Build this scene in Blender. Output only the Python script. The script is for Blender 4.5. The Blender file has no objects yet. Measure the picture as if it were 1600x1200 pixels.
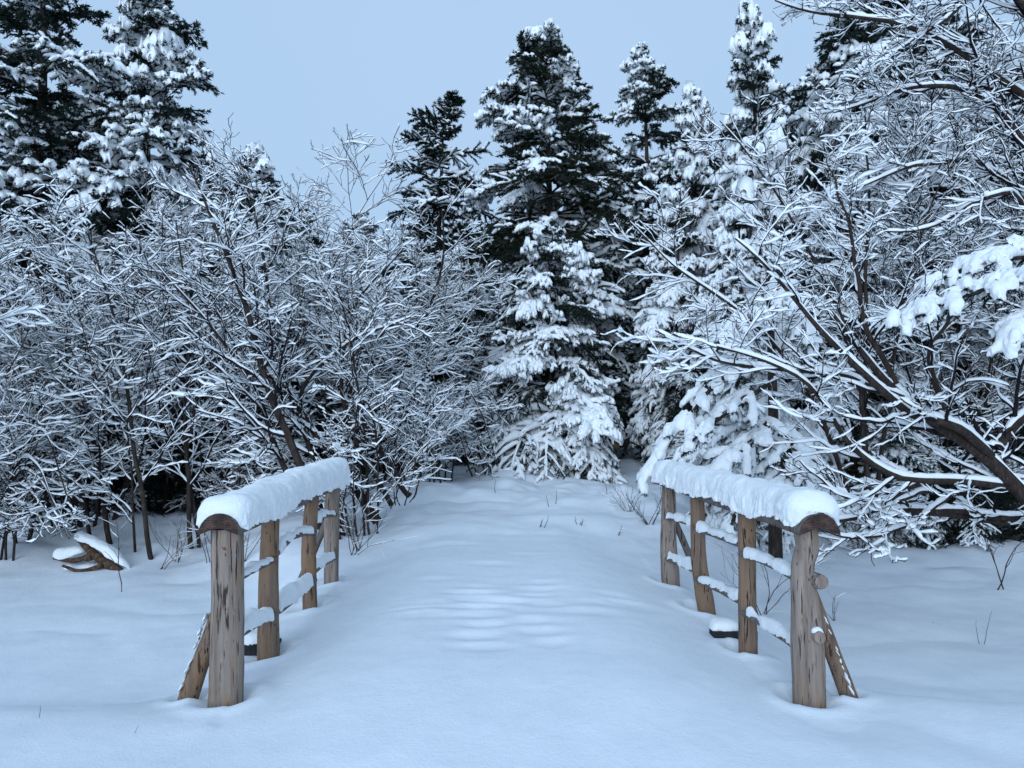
import bpy, math, numpy as np
from mathutils import Vector

# ------------------------------------------------------------------ camera, sky, sun, exposure
scene = bpy.context.scene
COL = scene.collection
R = math.radians
EYE = 1.57
PITCH = math.atan(50 / 1200)
cam_d = bpy.data.cameras.new("camera")
cam_d.sensor_width = 36.0
cam_d.lens = 27.0
cam_d.clip_start = 0.05
cam_d.clip_end = 400
cam = bpy.data.objects.new("camera", cam_d)
cam.location = (0, 0, EYE)
cam.rotation_euler = (R(90) + PITCH, 0, 0)
COL.objects.link(cam)
scene.camera = cam

SUN_EL, SUN_AZ = R(16), R(195)
world = bpy.data.worlds.new("World")
scene.world = world
world.use_nodes = True
wn, wl = world.node_tree.nodes, world.node_tree.links
wn.clear()
w_out = wn.new('ShaderNodeOutputWorld')
bg_sky = wn.new('ShaderNodeBackground')
bg_cloud = wn.new('ShaderNodeBackground')
mixs = wn.new('ShaderNodeMixShader')
sky = wn.new('ShaderNodeTexSky')
sky.sky_type = 'NISHITA'
sky.sun_disc = False
sky.sun_elevation = SUN_EL
sky.sun_rotation = SUN_AZ
sky.air_density = 1.0
sky.dust_density = 1.0
bg_sky.inputs['Strength'].default_value = 0.05
wl.new(sky.outputs[0], bg_sky.inputs[0])
# an even blue-grey cloud deck over the clear sky
wtc = wn.new('ShaderNodeTexCoord')
wno = wn.new('ShaderNodeTexNoise')
wno.inputs['Scale'].default_value = 1.6
wno.inputs['Detail'].default_value = 3
wra = wn.new('ShaderNodeValToRGB')
wra.color_ramp.elements[0].position = 0.3
wra.color_ramp.elements[0].color = (0.372, 0.556, 0.790, 1)
wra.color_ramp.elements[1].position = 0.75
wra.color_ramp.elements[1].color = (0.418, 0.592, 0.828, 1)
wl.new(wtc.outputs['Generated'], wno.inputs['Vector'])
wl.new(wno.outputs['Fac'], wra.inputs['Fac'])
wl.new(wra.outputs[0], bg_cloud.inputs[0])
bg_cloud.inputs['Strength'].default_value = 0.86
mixs.inputs[0].default_value = 0.93
wl.new(bg_sky.outputs[0], mixs.inputs[1])
wl.new(bg_cloud.outputs[0], mixs.inputs[2])
wl.new(mixs.outputs[0], w_out.inputs[0])

sun_d = bpy.data.lights.new("sun", 'SUN')
sun_d.energy = 1.5  # soft; low frontal direction made up to brighten the snow on the branches
sun_d.angle = R(40)
sun_d.color = (0.68, 0.83, 1.0)
sun = bpy.data.objects.new("sun", sun_d)
# the lamp points down -Z; tilt it so that light comes from behind-above the camera's right
sun.rotation_euler = (R(90) - SUN_EL, 0, R(180) - SUN_AZ)

COL.objects.link(sun)

scene.view_settings.view_transform = 'Standard'
scene.view_settings.look = 'None'
scene.view_settings.exposure = 0.42
scene.view_settings.gamma = 1.0
scene.render.engine = 'CYCLES'
scene.cycles.max_bounces = 8
scene.cycles.diffuse_bounces = 6
scene.cycles.use_denoising = True

rng = np.random.default_rng(7)

# ------------------------------------------------------------------ helpers
def P(px, py, Y):
    """world point at depth Y seen at pixel (px,py) of the 1600x1200 photograph"""
    u, v = (px - 800) / 1200, (600 - py) / 1200
    c, s = math.cos(PITCH), math.sin(PITCH)
    dy, dz = c - v * s, s + v * c
    k = Y / dy
    return np.array([u * k, Y, EYE + dz * k])

def tag(o, label=None, cat=None, group=None, kind=None):
    if label: o['label'] = label
    if cat: o['category'] = cat
    if group: o['group'] = group
    if kind: o['kind'] = kind
    return o

def empty(name, loc=(0, 0, 0), rz=0.0):
    o = bpy.data.objects.new(name, None)
    o.location = loc
    o.rotation_euler = (0, 0, rz)
    o.empty_display_size = 0.3
    COL.objects.link(o)
    return o

_perm = np.random.default_rng(3).random((64, 64, 64)).astype(np.float32)
def vnoise(p):
    p = np.asarray(p, dtype=np.float64)
    i = np.floor(p).astype(int)
    f = p - i
    f = f * f * (3 - 2 * f)
    r = 0
    for dx in (0, 1):
        wx = f[..., 0] if dx else 1 - f[..., 0]
        for dy in (0, 1):
            wy = f[..., 1] if dy else 1 - f[..., 1]
            for dz in (0, 1):
                wz = f[..., 2] if dz else 1 - f[..., 2]
                r = r + wx * wy * wz * _perm[(i[..., 0] + dx) & 63, (i[..., 1] + dy) & 63, (i[..., 2] + dz) & 63]
    return r * 2 - 1

def fbm(p, o=3):
    r, a, s = 0, 1.0, 0
    p = np.asarray(p, dtype=np.float64)
    for k in range(o):
        r = r + a * vnoise(p * 2 ** k + 17.3 * k)
        s += a
        a *= 0.5
    return r / s

class MB:
    """collects vertex and face arrays and links them as one mesh object"""
    def __init__(self):
        self.v, self.q, self.t, self.n = [], [], [], 0
    def add(self, v, q=None, t=None):
        v = np.asarray(v, dtype=np.float32).reshape(-1, 3)
        if len(v) == 0: return
        if q is not None and len(q): self.q.append(np.asarray(q, dtype=np.int32).reshape(-1, 4) + self.n)
        if t is not None and len(t): self.t.append(np.asarray(t, dtype=np.int32).reshape(-1, 3) + self.n)
        self.v.append(v)
        self.n += len(v)
    def build(self, name, mat, parent=None, smooth=True):
        me = bpy.data.meshes.new(name)
        v = np.concatenate(self.v)
        if parent is not None:
            a = parent
            while a.parent is not None: a = a.parent
            v = v - np.array(a.get('_o', (0, 0, 0)), dtype=np.float32)
        me.vertices.add(len(v))
        me.vertices.foreach_set('co', v.ravel())
        q = np.concatenate(self.q) if self.q else np.zeros((0, 4), np.int32)
        t = np.concatenate(self.t) if self.t else np.zeros((0, 3), np.int32)
        me.loops.add(q.size + t.size)
        me.loops.foreach_set('vertex_index', np.concatenate([q.ravel(), t.ravel()]))
        n = len(q) + len(t)
        me.polygons.add(n)
        st = np.concatenate([np.arange(len(q)) * 4, len(q) * 4 + np.arange(len(t)) * 3]).astype(np.int32)
        me.polygons.foreach_set('loop_start', st)
        me.polygons.foreach_set('use_smooth', np.full(n, smooth))
        me.update(calc_edges=True)
        me.materials.append(mat)
        o = bpy.data.objects.new(name, me)
        COL.objects.link(o)
        if parent is not None: o.parent = parent
        return o

def tangents(C):
    T = np.empty_like(C)
    T[:, 1:-1] = C[:, 2:] - C[:, :-2]
    T[:, 0] = C[:, 1] - C[:, 0]
    T[:, -1] = C[:, -1] - C[:, -2]
    return T / (np.linalg.norm(T, axis=-1, keepdims=True) + 1e-9)

def frame(T):
    Z = np.array([0, 0, 1.0])
    S = np.cross(T, Z)
    L = np.linalg.norm(S, axis=-1, keepdims=True)
    S = np.where(L > 0.05, S / (L + 1e-9), np.array([1.0, 0, 0]))
    U = np.cross(S, T)
    return S, U

def ring_quads(N, K, S):
    n = np.arange(N)[:, None, None] * (K * S)
    k = np.arange(K - 1)[None, :, None] * S
    s = np.arange(S)[None, None, :]
    s2 = (s + 1) % S
    a, b = n + k + s, n + k + s2
    return np.stack([a, a + S, b + S, b], -1).reshape(-1, 4)

def tubes(mb, C, Rr, S=4):
    """round tapered tubes along polylines C (N,K,3) with radii Rr (N,K)"""
    if len(C) == 0: return
    N, K, _ = C.shape
    Sd, U = frame(tangents(C))
    a = np.arange(S) / S * 2 * math.pi + 0.3
    V = C[:, :, None] + Rr[:, :, None, None] * (np.cos(a)[None, None, :, None] * Sd[:, :, None] + np.sin(a)[None, None, :, None] * U[:, :, None])
    mb.add(V, ring_quads(N, K, S))

SNOW_SEC = {4: [(-1, 0), (0, -.55), (1, 0), (0, 1)],
            5: [(-1, .05), (0, -.5), (1, .05), (.62, .85), (-.62, .85)],
            6: [(-1, .1), (-.3, -.5), (.5, -.45), (1, .15), (.45, .95), (-.5, .9)],
            8: [(-1, .15), (-.7, -.45), (0, -.6), (.7, -.45), (1, .15), (.72, .72), (0, 1), (-.72, .72)]}
def snowtubes(mb, C, Rr, W, H, S=4, jit=0.25, steep=0.35, rg=None, ends=True):
    """snow lying on top of polylines: half width W and height H (N,K), fading on steep parts"""
    if len(C) == 0: return
    rg = rg or rng
    N, K, _ = C.shape
    T = tangents(C)
    hz = np.sqrt(np.clip(1 - T[..., 2] ** 2, 0, 1))
    f = np.clip((hz - steep) / 0.4, 0, 1)
    f = f * (1 + jit * rg.standard_normal((N, K)))
    f = np.clip(f, 0, 1.7)
    if ends:
        e = np.ones(K); e[0] = 0.75; e[-1] = 0.5
        f = f * e
    Sd, U = frame(T)
    w = (W * f)
    h = (H * f)
    sec = np.array(SNOW_SEC[S])
    Z = np.array([0, 0, 1.0])
    base = C + (Rr * 0.6)[..., None] * U + (h * 0.25)[..., None] * Z
    V = base[:, :, None] + (w[:, :, None] * sec[:, 0])[..., None] * Sd[:, :, None] + (h[:, :, None] * sec[:, 1])[..., None] * Z
    if ends:  # closed tip
        V[:, 0] = V[:, 0] * 0.6 + base[:, 0][:, None] * 0.4
    mb.add(V, ring_quads(N, K, S))

def resample(pts, K):
    """smooth polyline (Catmull-Rom) through pts, K points"""
    p = np.asarray(pts, float)
    if len(p) == 2:
        t = np.linspace(0, 1, K)[:, None]
        return p[0] * (1 - t) + p[1] * t
    d = np.r_[0, np.cumsum(np.linalg.norm(np.diff(p, axis=0), axis=1))]
    pe = np.vstack([2 * p[0] - p[1], p, 2 * p[-1] - p[-2]])
    out = []
    for s in np.linspace(0, d[-1] * 0.99999, K):
        i = min(np.searchsorted(d, s, side='right') - 1, len(p) - 2)
        t = (s - d[i]) / (d[i + 1] - d[i])
        a, b, c, e = pe[i], pe[i + 1], pe[i + 2], pe[i + 3]
        out.append(0.5 * ((2 * b) + (c - a) * t + (2 * a - 5 * b + 4 * c - e) * t * t + (3 * b - a - 3 * c + e) * t ** 3))
    return np.array(out)

def sprout(rg, C, Rr, n, t0, t1, ang, length, K, flat=0.0, up=0.0, wig=0.1, rmul=0.6, tip=0.25, lprof=None, jitter=1.0, zflat=0.0):
    """side shoots: n per parent, returns polylines (N*n,K,3), radii, parent index, t"""
    N, K0, _ = C.shape
    idx = np.repeat(np.arange(N), n)
    M = N * n
    slot = np.tile((np.arange(n) + 0.5) / n, N) + rg.uniform(-.5, .5, M) * jitter / n
    t = t0 + (t1 - t0) * slot
    x = np.clip(t, 0, 0.9999) * (K0 - 1)
    i = x.astype(int)
    f = (x - i)[:, None]
    p = C[idx, i] * (1 - f) + C[idx, i + 1] * f
    r = Rr[idx, i] * (1 - f[:, 0]) + Rr[idx, i + 1] * f[:, 0]
    T = C[idx, i + 1] - C[idx, i]
    T /= np.linalg.norm(T, axis=1, keepdims=True) + 1e-9
    S, U = frame(T)
    side = np.where(np.tile(np.arange(n), N) % 2 == 0, 0.0, math.pi)
    phi_f = side + rg.normal(0, 0.35, M)
    phi_r = rg.uniform(0, 2 * math.pi, M)
    phi = np.where(rg.random(M) < flat, phi_f, phi_r)
    a = rg.uniform(ang[0], ang[1], M)
    d = np.cos(a)[:, None] * T + np.sin(a)[:, None] * (np.cos(phi)[:, None] * S + np.sin(phi)[:, None] * U)
    if zflat: d[:, 2] = d[:, 2] * (1 - zflat) + .12 * zflat; d /= np.linalg.norm(d, axis=1, keepdims=True)
    if callable(length): L = length(idx, t)
    else: L = length * np.ones(M)
    L = L * rg.uniform(0.6, 1.3, M)
    if lprof: L = L * lprof(t)
    seg = (L / (K - 1))[:, None]
    out = np.empty((M, K, 3))
    out[:, 0] = p
    for k in range(1, K):
        out[:, k] = out[:, k - 1] + d * seg
        d = d + rg.normal(0, wig, (M, 3))
        d[:, 2] += up
        d /= np.linalg.norm(d, axis=1, keepdims=True)
    r0 = r * rmul
    rad = r0[:, None] * np.linspace(1, tip, K)[None]
    return out, rad, idx, t

def keep(C, Rr, m):
    return C[m], Rr[m]

# ------------------------------------------------------------------ materials
def newmat(name):
    m = bpy.data.materials.new(name)
    m.use_nodes = True
    nt = m.node_tree
    b = nt.nodes['Principled BSDF']
    return m, nt, b

def noise_node(nt, scale, detail=4, rough=0.6, vec=None, mapping=None, dist=0.0):
    n = nt.nodes.new('ShaderNodeTexNoise')
    n.inputs['Scale'].default_value = scale
    n.inputs['Detail'].default_value = detail
    n.inputs['Roughness'].default_value = rough
    n.inputs['Distortion'].default_value = dist
    tc = nt.nodes.new('ShaderNodeTexCoord')
    src = tc.outputs['Object']
    if mapping:
        mp = nt.nodes.new('ShaderNodeMapping')
        mp.inputs['Scale'].default_value = mapping
        nt.links.new(src, mp.inputs['Vector'])
        src = mp.outputs['Vector']
    nt.links.new(src, n.inputs['Vector'])
    return n

def ramp(nt, src, stops):
    r = nt.nodes.new('ShaderNodeValToRGB')
    e = r.color_ramp.elements
    while len(e) < len(stops): e.new(0.5)
    for i, (p, c) in enumerate(stops):
        e[i].position = p
        e[i].color = (*c, 1)
    nt.links.new(src, r.inputs['Fac'])
    return r

def bump(nt, b, src, strength, dist):
    bp = nt.nodes.new('ShaderNodeBump')
    bp.inputs['Strength'].default_value = strength
    bp.inputs['Distance'].default_value = dist
    nt.links.new(src, bp.inputs['Height'])
    nt.links.new(bp.outputs[0], b.inputs['Normal'])
    return bp

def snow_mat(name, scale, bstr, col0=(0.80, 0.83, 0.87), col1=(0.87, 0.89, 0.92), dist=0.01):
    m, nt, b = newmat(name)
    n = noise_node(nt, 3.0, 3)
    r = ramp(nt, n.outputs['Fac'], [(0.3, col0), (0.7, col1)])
    nt.links.new(r.outputs[0], b.inputs['Base Color'])
    b.inputs['Roughness'].default_value = 0.75
    b.inputs['Specular IOR Level'].default_value = 0.25
    n2 = noise_node(nt, scale, 5, 0.7)
    bump(nt, b, n2.outputs['Fac'], bstr, dist)
    return m

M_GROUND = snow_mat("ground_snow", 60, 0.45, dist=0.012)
def ground_detail():
    nt = M_GROUND.node_tree
    b = nt.nodes['Principled BSDF']
    old = b.inputs['Normal'].links[0].from_node
    n = noise_node(nt, 5.5, 5, 0.55)
    bp = nt.nodes.new('ShaderNodeBump'); bp.inputs['Strength'].default_value = 0.35; bp.inputs['Distance'].default_value = 0.03
    nt.links.new(n.outputs['Fac'], bp.inputs['Height'])
    nt.links.new(bp.outputs[0], old.inputs['Normal'])
ground_detail()
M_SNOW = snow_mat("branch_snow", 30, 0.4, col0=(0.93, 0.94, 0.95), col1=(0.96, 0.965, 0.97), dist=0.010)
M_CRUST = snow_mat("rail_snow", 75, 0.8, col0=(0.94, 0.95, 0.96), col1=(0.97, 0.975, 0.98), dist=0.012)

def bark_mat(name, c0, c1, c2, sc=(1, 1, 0.25), scale=30):
    m, nt, b = newmat(name)
    n = noise_node(nt, scale, 5, 0.65, mapping=sc)
    r = ramp(nt, n.outputs['Fac'], [(0.3, c0), (0.55, c1), (0.75, c2)])
    nt.links.new(r.outputs[0], b.inputs['Base Color'])
    b.inputs['Roughness'].default_value = 0.9
    b.inputs['Specular IOR Level'].default_value = 0.15
    bump(nt, b, n.outputs['Fac'], 0.6, 0.01)
    return m

M_TWIG = bark_mat("alder_twig_bark", (0.010, 0.007, 0.010), (0.018, 0.012, 0.016), (0.04, 0.028, 0.030))
M_STEM = bark_mat("alder_stem_bark", (0.022, 0.015, 0.012), (0.045, 0.032, 0.027), (0.10, 0.085, 0.07))
M_SPTRUNK = bark_mat("spruce_bark", (0.02, 0.015, 0.012), (0.045, 0.035, 0.03), (0.09, 0.075, 0.065))
M_BRUSH = bark_mat("brush_stem", (0.035, 0.016, 0.013), (0.06, 0.030, 0.024), (0.10, 0.06, 0.04))
M_DEAD = bark_mat("dead_log_bark", (0.03, 0.018, 0.012), (0.10, 0.06, 0.04), (0.24, 0.15, 0.10), sc=(1, 1, 1), scale=26)

def needle_mat(name, a, bcol):
    m, nt, b = newmat(name)
    n = noise_node(nt, 2.2, 3)
    r = ramp(nt, n.outputs['Fac'], [(0.3, a), (0.75, bcol)])
    nt.links.new(r.outputs[0], b.inputs['Base Color'])
    b.inputs['Roughness'].default_value = 0.65
    b.inputs['Specular IOR Level'].default_value = 0.2
    return m
M_NEEDLE = needle_mat("spruce_needles", (0.006, 0.012, 0.009), (0.018, 0.031, 0.022))
M_NEEDLE2 = needle_mat("spruce_needles_olive", (0.009, 0.014, 0.008), (0.024, 0.034, 0.019))

def wood_mat(name, base0, base1, warm, dark, warmth=0.5):
    """weathered peeled log: grey-tan fibres, warm patches, dark checks and knots"""
    m, nt, b = newmat(name)
    L = nt.links
    fib = noise_node(nt, 26, 6, 0.65, mapping=(1, 1, 0.06))
    r0 = ramp(nt, fib.outputs['Fac'], [(0.3, base0), (0.7, base1)])
    pat = noise_node(nt, 5, 4, 0.6, mapping=(1, 1, 0.35), dist=0.6)
    pr = ramp(nt, pat.outputs['Fac'], [(0.5 - 0.12 * warmth, (0, 0, 0)), (0.72 - 0.1 * warmth, (1, 1, 1))])
    mx = nt.nodes.new('ShaderNodeMixRGB')
    L.new(pr.outputs[0], mx.inputs[0]); L.new(r0.outputs[0], mx.inputs[1])
    mx.inputs[2].default_value = (*warm, 1)
    # long dark checks, fine splits and short bark remnants
    cur = mx.outputs[0]
    first = None
    for (scl, mp_, t0_, t1_, colr, seedw, ds) in ((40, (1.3, 1.3, .09), .635, .68, dark, 0, .25), (55, (1, 1, .07), .60, .66, [c * 1.6 for c in dark], 3, .1),
                                          (34, (1, 1, .36), .68, .71, (0.045, 0.024, 0.017), 7, .3), (13, (1, 1, .5), .70, .73, (0.16, 0.065, 0.03), 11, .2)):
        ck = noise_node(nt, scl, 3, 0.55, mapping=mp_, dist=ds)
        ck.inputs['Vector'].links[0].from_node.inputs['Location'].default_value = (seedw, seedw, seedw)
        cr = ramp(nt, ck.outputs['Fac'], [(t0_, (0, 0, 0)), (t1_, (1, 1, 1))])
        mx3 = nt.nodes.new('ShaderNodeMixRGB')
        L.new(cr.outputs[0], mx3.inputs[0]); L.new(cur, mx3.inputs[1])
        mx3.inputs[2].default_value = (*colr, 1)
        cur = mx3.outputs[0]
        if first is None: first = cr
    cr = first
    L.new(mx3.outputs[0], b.inputs['Base Color'])
    b.inputs['Roughness'].default_value = 0.85
    b.inputs['Specular IOR Level'].default_value = 0.2
    hs = nt.nodes.new('ShaderNodeMath'); hs.operation = 'SUBTRACT'
    L.new(fib.outputs['Fac'], hs.inputs[0]); L.new(cr.outputs[0], hs.inputs[1])
    bump(nt, b, hs.outputs[0], 0.9, 0.012)
    return m
M_POST_GREY = wood_mat("grey_peeled_log", (0.145, 0.108, 0.090), (0.36, 0.285, 0.235), (0.30, 0.185, 0.11), (0.035, 0.022, 0.016), 0.3)
M_POST_WARM = wood_mat("tan_peeled_log", (0.12, 0.080, 0.060), (0.29, 0.20, 0.145), (0.25, 0.15, 0.09), (0.035, 0.02, 0.014), 0.7)
M_STICK = wood_mat("weathered_stick", (0.10, 0.082, 0.075), (0.22, 0.19, 0.17), (0.18, 0.12, 0.08), (0.03, 0.02, 0.018), 0.3)

def end_mat(name, c0, c1, c2):
    m, nt, b = newmat(name)
    w = nt.nodes.new('ShaderNodeTexWave')
    w.wave_type = 'RINGS'; w.rings_direction = 'Y'
    w.inputs['Scale'].default_value = 28
    w.inputs['Distortion'].default_value = 7.0
    w.inputs['Detail'].default_value = 3
    tc = nt.nodes.new('ShaderNodeTexCoord')
    nt.links.new(tc.outputs['Object'], w.inputs['Vector'])
    n = noise_node(nt, 18, 5, 0.7)
    ad = nt.nodes.new('ShaderNodeMath'); ad.operation = 'MULTIPLY_ADD'
    nt.links.new(w.outputs['Fac'], ad.inputs[0]); ad.inputs[1].default_value = 0.16
    nt.links.new(n.outputs['Fac'], ad.inputs[2])
    r = ramp(nt, ad.outputs[0], [(0.40, c0), (0.58, c1), (0.75, c2)])
    nt.links.new(r.outputs[0], b.inputs['Base Color'])
    b.inputs['Roughness'].default_value = 0.9
    bump(nt, b, ad.outputs[0], 0.5, 0.006)
    return m
M_END_DARK = end_mat("dark_red_end_grain", (0.016, 0.009, 0.008), (0.045, 0.022, 0.017), (0.10, 0.055, 0.038))
M_END_CUT = end_mat("fresh_cut_end_grain", (0.20, 0.10, 0.045), (0.35, 0.20, 0.10), (0.45, 0.29, 0.16))
M_TIMBER = bark_mat("dark_wet_timber", (0.012, 0.014, 0.016), (0.028, 0.03, 0.032), (0.05, 0.05, 0.05))

# ------------------------------------------------------------------ ground
LX0, LX1 = -1.575, 1.62       # the rail posts nearest the camera, at y = 4.29
def rail_x(side, y):
    return (LX0 - 0.033 * (y - 4.29)) if side < 0 else (LX1 - 0.056 * (y - 4.29))

def smooth(a, b, x):
    t = np.clip((x - a) / (b - a), 0, 1)
    return t * t * (3 - 2 * t)

def ground_z(x, y):
    x = np.asarray(x, float); y = np.asarray(y, float)
    hw = 1.30
    cx = 0.0 - 0.02 * (y - 4.2)
    d = np.abs(x - cx)
    on = smooth(2.4, 4.6, y) * (1 - smooth(8.5, 13, y))
    mound = 0.17 * (1 - smooth(0.55, 1.75, d)) * on + .10 * smooth(8, 11, y) * (1 - smooth(11, 14, y)) * smooth(.6, 1.6, d)
    # low wet ground either side of the bridge
    edgeL = -rail_x(-1, y)
    eo = smooth(7.3, 10.0, y)
    out = np.where(x < cx, smooth(edgeL - 0.05 + 1.1 * eo, edgeL + 0.9 + 1.5 * eo, -x), smooth(rail_x(1, y) - 0.05 + .7 * eo, rail_x(1, y) + 0.9 + 1.3 * eo, x))
    yl = 4.35 + 0.12 * np.maximum(0, -x - 2) + 0.25 * vnoise(np.stack([x * .5, y * 0, y * 0], -1))
    low = out * smooth(yl - 0.25, yl + 1.0, y) * (1 - smooth(9.5, 14, y) * 0.7)
    side = np.where(x < 0, 0.36, 0.40)
    z = mound - side * low
    # fan on the right beyond the bridge keeps a bank; path climbs gently into the trees
    z = z + 0.42 * smooth(8, 14.5, y) + 0.25 * smooth(14, 20, y) + np.maximum(0, y - 20) * 0.015
    q = np.stack([x, y, 0 * x], -1)
    z = z + 0.05 * fbm(q * 0.45 + 5, 3) * (0.25 + smooth(4, 8, y)) + 0.010 * fbm(q * 1.7 + 9, 2)
    z = z + (0.20 * smooth(8.5, 12, y) + .05) * np.abs(fbm(q * 1.1 + 2, 3)) * (1 - on * (d < 1.5)) + 0.07 * smooth(7.5, 10, y) * fbm(q * 1.6 + 30, 2)
    # drift ledge in front of the far end of the path
    z = z + 0.07 * np.exp(-((y - 9.6 - 0.3 * x) / 0.5) ** 2) * (1 - smooth(1.1, 1.9, d)) + 0.06 * np.exp(-((y - 11.6 + 0.2 * x) / 0.6) ** 2) * (1 - smooth(1.0, 2.4, d))
    # buried boot prints down the middle of the deck
    for (fx, fy, rx, ry, dp) in PRINTS:
        u = ((x - fx) / rx) ** 2 + ((y - fy) / ry) ** 2
        dp = dp * .6
        z = z - dp * np.exp(-u ** 1.5) + 0.35 * dp * np.exp(-(((x - fx) / (rx * 1.3)) ** 2 + ((y - fy - ry * 1.4) / (ry * 0.7)) ** 2))
    # wells and little collars where posts and braces stand
    for (fx, fy, rr) in WELLS:
        dd = np.sqrt((x - fx) ** 2 + (y - fy) ** 2)
        z = z - 0.045 * np.exp(-(dd / (rr * 1.3)) ** 2) + 0.026 * np.exp(-((dd - rr * 1.9) / (rr * 0.6)) ** 2)
    return z

PRINTS = []
for k in range(8):
    y = 4.70 + k * 0.235 + rng.uniform(-.05, .05)
    PRINTS.append((-0.24 + rng.uniform(-.08, .06), y, rng.uniform(.12, .21), rng.uniform(.06, .10), rng.uniform(.014, .036)))
    PRINTS.append((0.17 + rng.uniform(-.06, .08), y + 0.10, rng.uniform(.12, .19), rng.uniform(.06, .10), rng.uniform(.012, .032)))
for k in range(16):
    PRINTS.append((rng.uniform(-.95, 1.05), rng.uniform(4.9, 6.7), rng.uniform(.12, .26), rng.uniform(.05, .10), rng.uniform(.008, .018)))
PRINTS += [(-0.62, 5.45, 0.2, 0.1, 0.018), (-.55, 5.75, .2, .09, .014), (0.62, 5.5, .2, .1, .016), (.85, 5.85, .24, .1, .014),
           (-.2, 7.2, .2, .1, .018), (.15, 7.7, .2, .1, .012), (-.7, 8.4, .3, .12, .03), (0.1, 9.0, .35, .14, .02)]
POST_Y = {-1: [4.29, 5.12, 6.27, 7.17], 1: [4.29, 5.18, 6.22, 7.17]}
WELLS = [(rail_x(s, y), y, 0.10) for s in (-1, 1) for y in POST_Y[s]] + [(-1.80, 4.39, 0.07), (1.86, 4.39, 0.07)]

def gz(x, y):
    return float(ground_z(np.array([x]), np.array([y]))[0])

def on_ground(px, py):
    """depth at which the ray of a photo pixel meets the snow"""
    Ys = np.linspace(3.0, 24, 2000)
    pts = np.array([P(px, py, y) for y in Ys])
    g = ground_z(pts[:, 0], pts[:, 1])
    k = np.argmax(pts[:, 2] < g)
    return float(Ys[k]) if (pts[:, 2] < g).any() else 20.0

def build_ground():
    nx, ny = 560, 620
    u = np.linspace(-1, 1, nx)
    xs = np.sign(u) * (4.2 * np.abs(u) + 55.8 * np.abs(u) ** 4)
    v = np.linspace(0, 1, ny)
    ys = -3 + 5.5 * (v / 0.08).clip(0, 1) + 9.5 * ((v - 0.08) / 0.62).clip(0, 1) + 70 * ((v - .70) / .30).clip(0, 1) ** 2.2
    X, Y = np.meshgrid(xs, ys)
    Z = ground_z(X, Y)
    V = np.stack([X, Y, Z], -1)
    i = np.arange(ny - 1)[:, None] * nx + np.arange(nx - 1)[None]
    q = np.stack([i, i + 1, i + nx + 1, i + nx], -1)
    mb = MB(); mb.add(V, q)
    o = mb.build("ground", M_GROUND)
    tag(o, kind='structure')
build_ground()

# ------------------------------------------------------------------ railings
def log_mesh(mb, pts, rads, S=36, K=60, rough=0.03, seed=0, flat=None, caps=True, squash=1.0):
    """an uneven log: loft with noise along a curve; the caps are closed with fans"""
    C = resample(pts, K)[None]
    rad = np.interp(np.linspace(0, 1, K), np.linspace(0, 1, len(rads)), rads)
    T = tangents(C)
    ref = np.array([0, 1.0, 0]) if abs(T[0, 0, 2]) > 0.7 else np.array([0, 0, 1.0])
    A = np.cross(T[0], ref); A /= np.linalg.norm(A, axis=1, keepdims=True)
    B = np.cross(A, T[0])
    a = np.arange(S) / S * 2 * math.pi
    D = np.cos(a)[None, :, None] * A[:, None] + np.sin(a)[None, :, None] * B[:, None] * squash
    base = C[0][:, None] + D * rad[:, None, None]
    n = fbm(np.concatenate([base[..., :1] * 14, base[..., 1:2] * 14, base[..., 2:] * 2.2], -1) + seed * 7.7, 3)
    n2 = fbm(base * 5 + seed * 3.1, 2)
    V = C[0][:, None] + D * (rad[:, None] * (1 + rough * 2.2 * n + rough * 2.0 * n2))[..., None]
    q = ring_quads(1, K, S)
    mb.add(V, q)
    if caps:
        for e in (0, K - 1):
            c = V[e].mean(0)
            tri = [(S, s, (s + 1) % S) if e == 0 else (S, (s + 1) % S, s) for s in range(S)]
            mb.add(np.vstack([V[e], c[None]]), t=tri)
    return C[0], rad

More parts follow.
